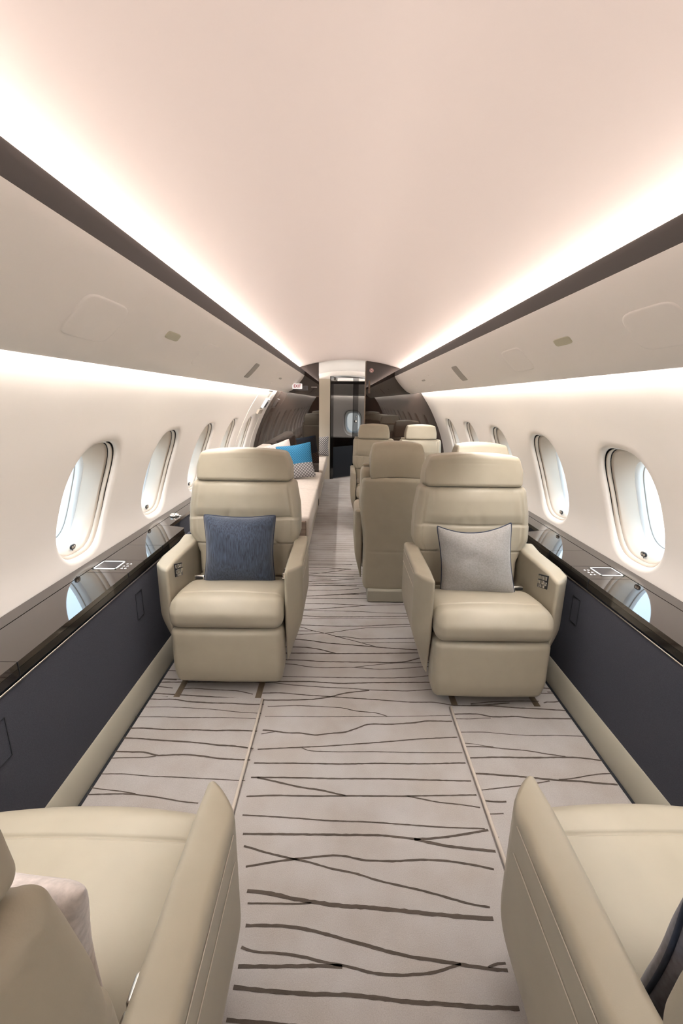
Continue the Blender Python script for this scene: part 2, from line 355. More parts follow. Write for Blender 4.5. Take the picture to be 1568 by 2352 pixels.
# ---- floor and carpet
fl = obj('floor', mesh('floor', *box(-1.24, 1.24, Y0, YE, -.05, 0), smooth=False), 'carpet'); tag(fl, 'greige aisle carpet with dark branching lines', kind='structure')
LINES=[
(8.5,[(-411,1875),(-215,1879),(-81,1867),(80,1876),(385,1887)]),
(5.5,[(-400,1866),(-310,1851),(-168,1838),(-10,1830),(68,1821),(250,1816),(383,1833)]),
(6.3,[(-457,1786),(-354,1791),(-233,1777),(-105,1767),(72,1753),(255,1736),(364,1739),(459,1716),(568,1720),(715,1741)]),
(7.7,[(-404,1737),(-306,1740),(-197,1747),(-122,1764),(-54,1794),(68,1818)]),
(4.7,[(-400,1694),(-277,1704),(-128,1697),(-63,1693),(2,1671),(91,1663),(137,1641)]),
(3.4,[(-401,1631),(-174,1632),(129,1639),(419,1652)]),
(7.4,[(-397,1549),(-347,1544),(-296,1534),(-228,1535),(-178,1521),(-123,1533),(-47,1542),(7,1569),(47,1593),(140,1592),(267,1605),(296,1616),(418,1615)]),
(4.1,[(-398,1526),(-372,1534),(-335,1542)]),
(5.8,[(-398,1444),(-236,1457),(-135,1464),(-18,1477),(100,1490),(251,1510),(417,1523)]),
(3.7,[(-227,1457),(-198,1439),(-76,1436),(53,1440),(196,1438),(416,1440)]),
(6.9,[(-399,1376),(-228,1378),(-62,1377),(77,1383),(244,1383),(415,1390)]),
(6.3,[(-397,1311),(-288,1312),(-88,1310),(111,1313),(284,1309),(413,1308)]),
(6.8,[(-374,1310),(-319,1298),(-218,1272),(-139,1261),(-49,1239)]),
(5.8,[(-397,1231),(-303,1237),(-151,1236),(-49,1239),(142,1240),(283,1245),(415,1249)]),
(4.9,[(168,1241),(205,1233),(277,1217),(345,1211),(413,1200)]),
(5.1,[(-395,1160),(-297,1156),(-206,1151),(-109,1144),(22,1142),(129,1135),(258,1127),(329,1125),(405,1123)]),
(7.2,[(-379,1095),(-200,1096),(-61,1096),(66,1097),(146,1088),(180,1085)]),
(7.2,[(168,1085),(250,1090),(341,1105),(415,1119)]),
(8.6,[(169,1086),(218,1074),(284,1062),(355,1055),(415,1050)]),
(5.9,[(-367,1056),(-281,1033),(-202,1017),(-160,1010),(-89,990),(-26,981),(47,959),(118,945),(193,929),(260,911),(311,899),(347,895)]),
(6.3,[(-348,994),(-266,1009),(-202,1019),(-132,1026),(-102,1031),(-49,1030),(-2,1017),(92,1015),(188,1022),(258,1019),(343,1007),(392,996)]),
(10.5,[(-330,928),(-263,923),(-207,911),(-152,903),(-82,895),(14,890),(110,883),(183,877),(266,871),(347,867)]),
(4.8,[(-322,897),(-243,897),(-168,897),(-147,900)]),
(7.7,[(-316,844),(-235,845),(-168,840),(-101,827),(-20,809),(48,794),(106,782),(172,775),(229,769),(294,760),(346,758)]),
(6.2,[(-317,797),(-286,787),(-227,786),(-162,780),(-104,768),(-36,760),(15,748),(72,745),(153,749),(203,761),(234,769)]),
(8.3,[(-316,758),(-223,759),(-108,762),(-60,761)]),
(5.4,[(300,763),(326,771),(346,771)]),
(8.2,[(-318,719),(-216,712),(-124,708),(-42,708),(40,702),(102,696),(165,695),(249,690),(347,688)]),
(8.1,[(-320,662),(-251,659),(-155,653),(-34,649)]),
(3.2,[(-405,1791),(-373,1792)]),
(5.5,[(-375,1917),(-258,1916),(-34,1914),(190,1917),(303,1925),(394,1943)]),
(5.9,[(-377,2026),(-314,2023),(-248,2003),(-172,1995),(-10,2003),(128,1988),(257,1999),(368,2017)]),
(5.0,[(-10,2001),(84,2022),(222,2048)]),
(8.2,[(-366,2063),(-270,2061),(-163,2049),(-32,2050),(145,2050),(228,2050),(283,2061),(361,2098)]),
(8.7,[(-343,2127),(-166,2129),(-93,2128),(152,2136),(360,2146)]),
(9.0,[(-340,2189),(-263,2187),(-187,2168),(-99,2130)]),
(9.3,[(-333,2272),(-249,2259),(-158,2235),(-31,2220),(95,2204),(195,2191),(306,2180),(355,2177)]),
(6.2,[(-315,2414),(-244,2370),(-162,2341),(-82,2300),(8,2261),(84,2223),(127,2203)]),
(5.3,[(-326,2324),(-195,2338),(-123,2353),(-15,2389),(108,2417),(343,2434)]),
(7.4,[(-102,2307),(-30,2304),(35,2284),(165,2289),(349,2299)]),
(4.8,[(46,2243),(355,2253)]),
(5.2,[(-319,2366),(-224,2368)]),
(8.3,[(-313,2438),(-97,2428),(82,2435),(249,2456),(351,2462)]),
(9.0,[(-316,2559),(-199,2544),(45,2551),(353,2569)]),
(4.4,[(-310,2518),(15,2530),(350,2533)]),
(6.2,[(-318,2633),(-173,2627),(47,2627),(193,2610),(353,2608)]),
(8.1,[(-319,2642),(-234,2654),(-71,2681),(126,2720),(368,2734)]),
(8.4,[(-326,2730),(-132,2733),(-25,2722),(126,2717)]),
(5.3,[(-329,2813),(-24,2819),(117,2823)]),
(11.0,[(-333,2845),(-182,2868),(-71,2882),(121,2896)]),
(9.4,[(-71,2886),(25,2904),(114,2918)]),
(7.8,[(-340,2946),(-104,2953),(60,2986)]),
(8.1,[(-347,3024),(-139,3043),(45,3037)]),
(8.6,[(-352,3107),(-192,3125),(32,3163)]),
(9.0,[(-358,3216),(-196,3213),(24,3216)]),
(9.4,[(-360,3239),(-163,3301),(-4,3369)]),
(9.9,[(-371,3391),(-203,3392),(9,3370)]),
(7.7,[(-376,3456),(-186,3458),(21,3471)]),
(7.1,[(-958,1883),(-881,1879)]),
(6.7,[(-960,1827),(-876,1815)]),
(5.6,[(-843,1809),(-778,1817),(-708,1809),(-559,1801),(-484,1778)]),
(4.5,[(-964,1743),(-875,1752)]),
(7.7,[(-946,1722),(-898,1720),(-829,1723),(-771,1708),(-652,1700),(-565,1700),(-476,1693),(-418,1696)]),
(4.1,[(-952,1667),(-844,1671),(-727,1665),(-622,1657),(-522,1643),(-419,1637)]),
(3.9,[(-959,1604),(-864,1607),(-735,1605),(-570,1608),(-420,1603)]),
(7.2,[(-950,1538),(-890,1540),(-811,1532),(-684,1534),(-597,1530),(-523,1534),(-416,1530)]),
(7.3,[(-950,1483),(-895,1482),(-809,1474),(-714,1469),(-618,1461),(-564,1452),(-492,1449),(-413,1436)]),
(7.4,[(-949,1413),(-892,1411),(-823,1412),(-785,1394),(-718,1400),(-670,1403),(-608,1397),(-546,1386),(-486,1382),(-414,1380)]),
(4.9,[(-948,1380),(-879,1384),(-811,1385),(-780,1393)]),
(3.9,[(-947,1307),(-863,1309),(-765,1300),(-671,1298),(-595,1294),(-491,1290),(-413,1286)]),
(5.0,[(-948,1220),(-884,1224),(-814,1226),(-772,1223),(-692,1213),(-616,1199),(-553,1193)]),
(4.1,[(-952,1249),(-903,1242),(-841,1236),(-783,1227)]),
(7.5,[(431,1648),(491,1651),(544,1652),(586,1634),(645,1635),(700,1641),(766,1629),(941,1629)]),
(4.1,[(430,1620),(494,1619),(548,1625),(589,1627)]),
(7.1,[(525,1710),(616,1707),(720,1695),(827,1690),(944,1681)]),
(5.5,[(527,1718),(624,1734),(763,1742),(850,1742)]),
(3.8,[(432,1540),(534,1543),(598,1535),(701,1526),(835,1529),(942,1526)]),
(5.5,[(427,1460),(509,1463),(580,1453),(668,1446),(741,1430),(813,1417)]),
(3.5,[(431,1480),(475,1476),(510,1466),(546,1464)]),
(7.2,[(430,1404),(549,1410),(664,1409),(812,1414),(868,1413),(944,1400)]),
(7.6,[(428,1332),(501,1328),(597,1320),(673,1312),(729,1306),(787,1305),(861,1297),(940,1291)]),
(4.5,[(429,1259),(490,1268),(551,1276),(623,1287),(698,1303)]),
(4.8,[(735,1309),(787,1314),(848,1328),(904,1338),(942,1339)]),
(6.2,[(429,1218),(463,1214),(508,1215)]),
(4.4,[(429,1167),(482,1170)]),
(5.2,[(427,1087),(437,1086)]),
(7.9,[(948,1683),(979,1680)]),
(6.5,[(952,1615),(973,1612)]),
(6.2,[(955,1566),(978,1562)]),
(6.4,[(951,1397),(978,1386)]),
(5.5,[(948,1272),(977,1265)]),
(5.4,[(956,1438),(974,1433)]),
(6.5,[(875,1743),(891,1750),(929,1751),(970,1759)]),
(8.0,[(927,1822),(962,1823)])]

PANELS = ((-.946, -.428, .10, 1.742), (.428, .936, .10, 1.706))
PH = .010
def ribbon(pts, w, z, rs):
    P = [np.array(p, float) / 1000 for p in pts]; Q = []
    for a, b in zip(P[:-1], P[1:]):
        n = max(1, int(np.hypot(*(b - a)) / .012))
        for i in range(n): Q.append(a + (b - a) * i / n)
    Q.append(P[-1]); Q = np.array(Q)
    if len(Q) > 8:                                       # soften the corners
        for _ in range(3): Q[1:-1] = .5 * Q[1:-1] + .25 * (Q[:-2] + Q[2:])
    d = np.gradient(Q, axis=0); d /= np.maximum(1e-9, np.hypot(d[:, 0], d[:, 1]))[:, None]; nrm = np.stack([-d[:, 1], d[:, 0]], 1)
    hw = w / 2000 * (1 + .22 * (rs.rand(len(Q)) - .5) * 2); hw2 = w / 2000 * (1 + .22 * (rs.rand(len(Q)) - .5) * 2)
    A = Q + nrm * hw[:, None]; B = Q - nrm * hw2[:, None]; n = len(Q)
    return [(*p, z) for p in A] + [(*p, z) for p in B], [[i, i + 1, n + i + 1, n + i] for i in range(n - 1)]
rs = np.random.RandomState(3); RB = []; RP = {-1: [], 1: []}
for w, pts in LINES:
    mx = sum(p[0] for p in pts) / len(pts); my = sum(p[1] for p in pts) / len(pts)
    if abs(mx) > 425 and my < 1745 and abs(mx) < 945: RP[-1 if mx < 0 else 1].append(ribbon(pts, w, PH + .0006, rs))
    else:
        pts = list(pts)
        if my > 1760 and abs(mx) < 300:                  # carry the aisle lines on under the seats
            if pts[0][0] < -180: pts.insert(0, (-950, pts[0][1] + rs.randint(-40, 40)))
            if pts[-1][0] > 150: pts.append((950, pts[-1][1] + rs.randint(-40, 40)))
        RB.append(ribbon(pts, w, .0006, rs))
y = 3.02
while y < 8.0:
    x = -.95; pts = []; yy = y; dr = rs.uniform(-.05, .05)
    while x < .96: pts.append((x * 1000, (yy + dr * x + .012 * math.sin(3 * x + y * 9)) * 1000)); x += .16
    if rs.rand() < .4: a = rs.randint(0, 6); pts = pts[a:a + rs.randint(5, 9)]
    if len(pts) > 2: RB.append(ribbon(pts, rs.choice([2.5, 3.5, 4.5, 6]), .0006, rs))
    y += rs.uniform(.028, .080)
y = .45
while y > -2.5:
    RB.append(ribbon([(x, (y + .03 * math.sin(x / 200 + y)) * 1000) for x in range(-420, 430, 60)], 12, .0006, rs)); y -= rs.uniform(.05, .11)
ln = obj('woven_line', mesh('woven_line', *join(RB), smooth=False), 'carpet_line', fl); ln['kind'] = 'stuff'; ln['label'] = 'dark brown wavering lines woven into the carpet'
for sg, (x0, x1, y0, y1) in zip((-1, 1), PANELS):
    V, Fc = rbox(((x1 - x0) / 2, (y1 - y0) / 2, .009), .005, (2, 2, 1), band=3, c=((x0 + x1) / 2, (y0 + y1) / 2, PH - .009))
    p = obj('carpet_panel', mesh('carpet_panel', V, Fc), 'carpet', fl)
    l2 = obj('woven_line', mesh('woven_line', *join(RP[sg]), smooth=False), 'carpet_line', p); l2['kind'] = 'stuff'
    xi = x0 if sg > 0 else x1
    obj('cord_edge', mesh('cord_edge', *tube([(xi + sg * .002, y, PH - .001) for y in np.linspace(y0 + .02, y1 - .01, 12)], .0062, 8)), 'cord_pale', p)
for x in (-.835, -.455, .455, .835):
    obj('seat_track', mesh('seat_track', *join([box(x - .014, x + .014, 1.72, 2.85, .0, .002), box(x - .005, x + .005, 1.72, 2.85, .0, .0028)]), smooth=False), 'bronze', fl)
# ---- side ledges: glossy top panels, black edge, fabric panel, leather kick trim
XI, XO, ZL = .984, 1.163, .625
def mir(vf, sg): return [(sg * x, y, z) for x, y, z in vf[0]], vf[1]
def slab(poly, z0, z1):
    n = len(poly); V = [(x, y, z0) for x, y in poly] + [(x, y, z1) for x, y in poly]
    return V, [list(range(n))[::-1], list(range(n, 2 * n))] + [[i, (i + 1) % n, n + (i + 1) % n, n + i] for i in range(n)]
for sg, side in ((-1, 'left'), (1, 'right')):
    e = empty('side_ledge', (sg * 1.08, 1.5, 0))
    tag(e, 'dark glossy ledge with navy fabric panel along the %s wall' % side, 'side ledge', 'side ledges under the windows')
    def part(nm, vf, m, par=None, sm=False):
        V, Fc = mir(vf, sg); return obj(nm, mesh(nm, [(x - sg * 1.08, y - 1.5, z) for x, y, z in V], Fc, sm), m, par or e)
    cuts = [Y0, -1.4, -.2, 1.08, 1.735, 1.885, 2.10]
    for a, b in zip(cuts[:-1], cuts[1:]):
        part('top_panel', box(XI, XO, a + .0012, b - .0012, ZL - .02, ZL), 'ledge_gloss')
    part('top_panel', slab([(XI, 2.1012), (XO, 2.1012), (XO, 2.4558), (1.085, 2.4558)] + [(XI + .016 - .016 * math.sin(a), 2.405 + .02 * math.cos(a)) for a in (0, .5, 1.0, 1.57)], ZL - .02, ZL), 'ledge_gloss')
    part('top_panel', box(1.088, XO, 2.4582, 2.95, ZL - .02, ZL), 'ledge_gloss')
    part('top_panel', box(1.092, XO, 2.952, YB - .005, ZL - .02, ZL), 'ledge_gloss')
    part('wall_strip', box(XO + .003, 1.222, Y0, YB - .005, ZL - .03, ZL + .001), 'ledge_gloss')
    part('seam_bed', box(XI + .01, 1.20, Y0, 2.40, ZL - .034, ZL - .022), 'gap_black')
    part('seam_bed', box(1.095, 1.20, 2.40, YB - .005, ZL - .034, ZL - .022), 'gap_black')
    part('edge_lip', box(XI - .001, XI + .012, Y0, 2.41, ZL - .045, ZL - .0205), 'lip_black')
    part('edge_slot', box(XI + .006, XI + .014, Y0, 2.45, ZL - .056, ZL - .045), 'gap_black')
    part('metal_strip', tube([(XI + .001, y, ZL - .0575) for y in (Y0, 0, 1, 2.45)], .0028, 8), 'satin_metal', sm=True)
    for yy in (1.08, 1.735, 2.10): part('edge_joint', box(XI - .0018, XI + .004, yy - .001, yy + .001, ZL - .045, ZL), 'gap_black')
    YEND = 2.62 if sg > 0 else 2.62
    part('side_panel', box(XI, XI + .02, Y0, YEND, .112, ZL - .060), 'fabric_navy')
    part('side_panel', box(1.092, 1.105, 2.62, YB - .005, .0, ZL - .023), 'fabric_navy')
    part('recess', box(XI + .03, 1.088, 2.42, 2.62, .40, .42), 'gap_black')
    part('recess', box(1.088, 1.10, 2.46, 2.62, .40, ZL - .021), 'gap_black')
    for (a, b) in ((1.772, 1.832), (.78, 1.003)):
        t = .0012; zz0, zz1 = .383, .506
        part('access_seam', join([box(XI - .0012, XI + .002, a, b, zz0 - t, zz0 + t), box(XI - .0012, XI + .002, a, b, zz1 - t, zz1 + t), box(XI - .0012, XI + .002, a - t, a + t, zz0, zz1), box(XI - .0012, XI + .002, b - t, b + t, zz0, zz1)]), 'gap_black')
    part('kick_trim', sheet([(.992, .116), (.986, .117), (.981, .112), (.968, .06), (.962, .02), (.9615, 0)], [Y0, 0, 1, 2, YEND]), 'leather_trim', sm=True)
    part('painted_shade_strip', box(.950, .9612, Y0, YEND, .0, .0012), 'gap_black')  # flat black strip on the floor, painted in for the shaded edge
    # touch screen, its icons, cup holder
    sc_ = part('touch_screen', box(1.062, 1.152, 1.778, 1.860, ZL, ZL + .0015), 'screen_glass')
    part('bezel', join([box(1.056, 1.158, 1.771, 1.778, ZL, ZL + .0025), box(1.056, 1.158, 1.860, 1.867, ZL, ZL + .0025), box(1.056, 1.062, 1.771, 1.867, ZL, ZL + .0025), box(1.152, 1.158, 1.771, 1.867, ZL, ZL + .0025)]), 'frame_white', sc_)
    for i in range(3):
        for j in range(2):
            cx, cy = 1.020 + .016 * j + .003 * (i % 2), 1.785 + .026 * i
            part('touch_icon', join([box(cx - .005, cx + .005, cy - .004, cy - .001, ZL, ZL + .0008), box(cx - .002, cx + .002, cy - .001, cy + .005, ZL, ZL + .0008)]), 'icon_white')
    if sg < 0:
        part('cup_holder', lathe([(.016, 0), (.027, 0), (.029, .003), (.029, .012), (.025, .015), (.021, .012), (.019, .004)], 24, (1.135, 2.665, ZL)), 'chrome', sm=True)
        part('reading_jack', lathe([(.0, 0), (.008, 0), (.008, .004), (.005, .006)], 14, (1.10, 2.665, ZL)), 'chrome', sm=True)
    part('back_fill', box(1.195, 1.221, Y0, YB - .005, 0, ZL - .035), 'gap_black')
# ---- overhead bins with dark lip, access covers and light strips
BINC = Curve2([(.555, 1.645), (.566, 1.622), (.600, 1.575), (.645, 1.525), (.70, 1.474), (.74, 1.452), (.77, 1.442), (.80, 1.446)])
bin_low = [tuple(p) for p in BINC.Q[::2]] + [tuple(BINC.Q[-1])]
def bpt(sg, s, y, h):
    p = BINC.at(s) - BINC.nrm(s) * h; return (sg * p[0], y, p[1])
def patch(sg, s0, s1, y0, y1, h, n=4.0):
    cs, cy, a, b = (s0 + s1) / 2, (y0 + y1) / 2, (s1 - s0) / 2, (y1 - y0) / 2; A = [2 * PI * k / 48 for k in range(48)]; V = [bpt(sg, cs, cy, h)]; Fc = []
    R = [(.3, h), (.6, h), (.85, h), (.93, h * .95), (.975, h * .7), (1.0, -.001)]
    for f, hh in R:
        for an in A:
            ca, sa = math.cos(an), math.sin(an); k = (abs(ca) ** n + abs(sa) ** n) ** (-1 / n); V.append(bpt(sg, cs + f * k * ca * a, cy + f * k * sa * b, hh))
    for k in range(48): Fc.append([0, 1 + k, 1 + (k + 1) % 48])
    for i in range(len(R) - 1):
        for k in range(48): Fc.append([1 + i * 48 + k, 1 + i * 48 + (k + 1) % 48, 1 + (i + 1) * 48 + (k + 1) % 48, 1 + (i + 1) * 48 + k])
    return V, Fc
SOFF = -.056                                             # measured arc included the lip
for sg, side in ((-1, 'left'), (1, 'right')):
    for room, ya, yb in (('cabin', Y0, YB), ('aft', YB2, YE)):
        e = empty('overhead_bin', (sg * .7, (ya + yb) / 2, 1.442)); L = e.location
        tag(e, ('long white rounded overhead bin with dark lip along the %s side' if room == 'cabin' else 'white overhead bin of the aft room on the %s side') % side, 'overhead bin', 'overhead bins')
        def part(nm, vf, m, par=None, sm=True):
            return obj(nm, mesh(nm, [(x - L.x, y - L.y, z - L.z) for x, y, z in vf[0]], vf[1], sm), m, par or e)
        prof = [(sg * x, z) for x, z in bin_low + [(.812, 1.50), (.813, 1.60), (.80, 1.640), (.575, 1.652), (.560, 1.650)]]
        body = part('bin_body', prism(prof, ya, yb), 'bin_white'); md = body.modifiers.new('e', 'EDGE_SPLIT'); md.split_angle = .6
        lp = [(.5555, 1.6455), (.5535, 1.66), (.5530, 1.68), (.5535, 1.694), (.557, 1.6995), (.565, 1.6995), (.570, 1.694), (.572, 1.650)]
        part('ledge_lip', prism([(sg * x, z) for x, z in lp], ya, yb), 'ledge_dark').modifiers.new('e', 'EDGE_SPLIT').split_angle = .7
        if room == 'cabin':
            CV = [('access_cover', .152, .268, .985, 1.18, .0035, 'bin_white', 5), ('light_lens', .167, .195, 1.443, 1.550, .003, 'lens_plastic', 5), ('access_cover', .153, .268, 1.815, 2.03, .0025, 'bin_white', 6),
                  ('vent_slot', .152, .270, 2.79, 2.925, .0015, 'slot_grey', 9), ('access_cover', .152, .268, -.62, -.42, .0035, 'bin_white', 5), ('light_lens', .167, .195, -.06, .05, .003, 'lens_plastic', 5),
                  ('access_cover', .153, .268, .22, .43, .0025, 'bin_white', 6), ('oxygen_cover', .155, .172, 3.70, 3.86, .002, 'bin_white', 6), ('reading_light', .188, .204, 3.98, 4.12, .002, 'slot_grey', 6), ('oxygen_cover', .258, .272, 3.80, 4.0, .002, 'bin_white', 6),
                  ('oxygen_cover', .155, .172, 4.45, 4.62, .002, 'bin_white', 6), ('oxygen_cover', .225, .268, 4.62, 5.05, .002, 'bin_white', 6)]
            for nm, a, b, c, d, h, m, n in CV: part(nm, patch(sg, a + SOFF, b + SOFF, c, d, h, n), m)
        # light strips, one above and one under the bin
        ys = np.linspace(ya + .02, yb - .02, 13 if room == 'cabin' else 6)
        t = obj('cove_light', mesh('cove_light', *sheet([(sg * .700, 1.664), (sg * .703, 1.694)], ys), smooth=False), 'led')
        tag(t, 'hidden warm light strip above the %s overhead bin, %s' % (side, 'main cabin' if room == 'cabin' else 'aft room'), 'light strip', 'cove light strips')
        t = obj('cove_light', mesh('cove_light', *sheet([(sg * .822, 1.512), (sg * .849, 1.502)], ys), smooth=False), 'led_down')
        tag(t, 'hidden warm light strip under the %s overhead bin, %s' % (side, 'main cabin' if room == 'cabin' else 'aft room'), 'light strip', 'cove light strips')
# ---- dark veneer bulkhead, doorway and the room beyond
def section(x0, x1, z0=0.0):
    """cross-section outline between x0 and x1 (same sign side or spanning), floor to ceiling"""
    sgn = -1 if (x0 + x1) < 0 else 1; a, b = sorted((abs(x0), abs(x1)))
    pts = [(a, z0)] + [(x, ceil_z(x)) for x in np.linspace(a, .70, 10)] + [(.765, 1.672), (.815, 1.615)] + [tuple(WALL.at(s)) for s in np.linspace(0, WALL.L, 24)] + [(1.222, .3), (1.2, z0)]
    return [(sgn * x, z) for x, z in pts]
for sg, xd, side in ((-1, -.378, 'left'), (1, .206, 'right')):
    w = obj('wall_aft_' + side, mesh('bulkhead', *prism(section(xd, sg * 1.3), YB, YB2), smooth=False), 'veneer')
    tag(w, 'dark glossy brown veneer bulkhead %s of the doorway' % side, kind='structure')
    if sg > 0:
        obj('door_jamb', mesh('door_jamb', *box(xd - .012, xd - .001, YB - .004, YB2 + .03, 0, ceil_z(.2) - .005), smooth=False), 'divan_wood', w)
        obj('jamb_strip', mesh('jamb_strip', *box(xd - .016, xd - .011, YB - .006, YB + .004, .02, ceil_z(.2) - .01), smooth=False), 'satin_metal', w)
    else:
        obj('bulkhead_light', mesh('bulkhead_light', *box(-.47, -.40, YB - .004, YB, 1.503, 1.509), smooth=False), 'sign_white', w)
# front wall behind the viewpoint, far wall with door opening, angled dark door
def full_section():
    r = section(.0001, 1.3); return [(-x, z) for x, z in reversed(r[1:])] + r[1:]
tag(obj('wall_forward', mesh('wall_forward', *prism(full_section(), Y0 - .05, Y0), smooth=False), 'veneer'), 'dark veneer bulkhead closing the cabin behind the viewpoint', kind='structure')
tag(obj('wall_end', mesh('wall_end', *prism(full_section(), YE, YE + .05), smooth=False), 'veneer'), 'dark end wall of the aft room', kind='structure')
fw = obj('wall_far_left', mesh('wall_far_left', *prism([(-.295, 0), (-.295, 1.70)] + [(-x, min(1.70, z)) for x, z in [(.6, 1.70), (.775, 1.665), (.815, 1.615)]] + [(-WALL.at(s)[0], WALL.at(s)[1]) for s in np.linspace(0, WALL.L, 16)] + [(-1.2, 0)], YF, YF + .04), smooth=False), 'beige_panel')
tag(fw, 'beige partition panel seen through the doorway beside the dark door', kind='structure')
hd = [(-.70, 1.70), (-.295, 1.70)] + [(x, 1.742 + .02 * (1 - (x / .3) ** 2)) for x in np.linspace(-.295, .32, 9)] + [(.32, 1.70), (.62, 1.70)] + [(x, ceil_z(x)) for x in np.linspace(.62, -.70, 14)]
tag(obj('wall_far_header', mesh('wall_far_header', *prism(hd, YF + .002, YF + .042), smooth=False), 'shell_white'), 'white arched header above the far dark door', kind='structure')
dr = empty('door_1', (-.28, 7.66, 0), math.radians(42)); tag(dr, 'dark mirror-glossy door standing ajar at the far end', kind='structure')
obj('door_leaf', mesh('door_leaf', *box(.02, .80, -.02, .02, .01, 1.735), smooth=False), 'mirror_dark', dr)
obj('door_stile', mesh('door_stile', *join([box(-.03, .03, -.03, .03, .0, 1.74), box(.50, .62, -.026, .022, .0, 1.735)]), smooth=False), 'lip_black', dr)
obj('painted_reflection', mesh('painted_reflection', *box(.03, .79, -.024, -.02, .012, .56), smooth=False), 'gap_black', dr)  # added black sheet, stands in for the dark lower reflection in the door
hn = obj('door_handle', mesh('door_handle', *lathe([(.0, 0), (.022, 0), (.026, .006), (.022, .016), (.010, .02)], 18)), 'chrome', dr, (.56, -.026, .99)); hn.rotation_euler = (PI / 2, 0, 0)
hn = obj('door_lock', mesh('door_lock', *lathe([(.0, 0), (.010, 0), (.012, .004), (.008, .008)], 14)), 'chrome', dr, (.57, -.026, 1.07)); hn.rotation_euler = (PI / 2, 0, 0)
# aft room side panels under the windows
for sg, side in ((-1, 'left'), (1, 'right')):
    b = obj('aft_cabinet', mesh('aft_cabinet', *mir(box(1.07 if sg < 0 else .98, 1.218, YB2, YE, 0, ZL), sg), smooth=False), 'veneer'); tag(b, 'dark glossy cabinet under the aft room windows on the %s' % side, 'cabinet', 'aft cabinets')
# ================================================================== seats
def arm_mesh(out, w=.075, y_tip=.30, ztop=.615, rear=-.17, ctrl=True):
    """arm whose inner face lies at x=0 and which grows towards out*w; the tip is forward on the inner side"""
    def df(V):
        V = V.copy(); u = V[:, 0] + .5; y = V[:, 1]; z = V[:, 2]     # u 0..1, y 0..1, z 0..1
        zz = .115 + z * (ztop - .115)
        yy = rear + y * (y_tip - rear)
        zz = zz + sstep(.25, 0, y) * .014 * sstep(.5, 1, z) - .010 * sstep(.75, 1, y) * sstep(.8, 1, z)
        th = w * (.14 + .86 * sstep(.10, .37, zz) ** .8)
        yy = yy - np.clip(u, 0, 1) ** 1.5 * .085 * sstep(.45, 1.0, y)                     # slanted front
        yy = yy + (1 - sstep(.10, .37, zz)) * (.5 - y) * .10        # lower panel shortens
        xx = u * th
        g = groove(zz - .592, .0028) + groove(zz - .528, .0028)
        xx = xx - .0010 * g * sstep(.75, 1, u) * sstep(-.02, .06, 1 - y)
        return np.stack([out * xx, yy, zz], 1)
    # unit box with rounding applied in real proportions: build real-size box then normalise
    h = np.array([w / 2, (y_tip - rear) / 2, (ztop - .115) / 2])
    def nd(V):
        U = V / (2 * h); U[:, 1] += .5; U[:, 2] += .5
        return df(U)
    st = []
    for zs in (.590, .527):
        t_ = np.linspace(.04, .93, 22); st.append(tube([(out * (w + .0004), rear + y * (y_tip - rear) - .085 * float(sstep(.45, 1.0, y)), zs) for y in t_], .0009, 5))
    return mesh('armrest', *rbox(tuple(h), .016, (5, 16, 60), nd)), mesh('stitch_line', *st[0]), mesh('stitch_line', *st[1])
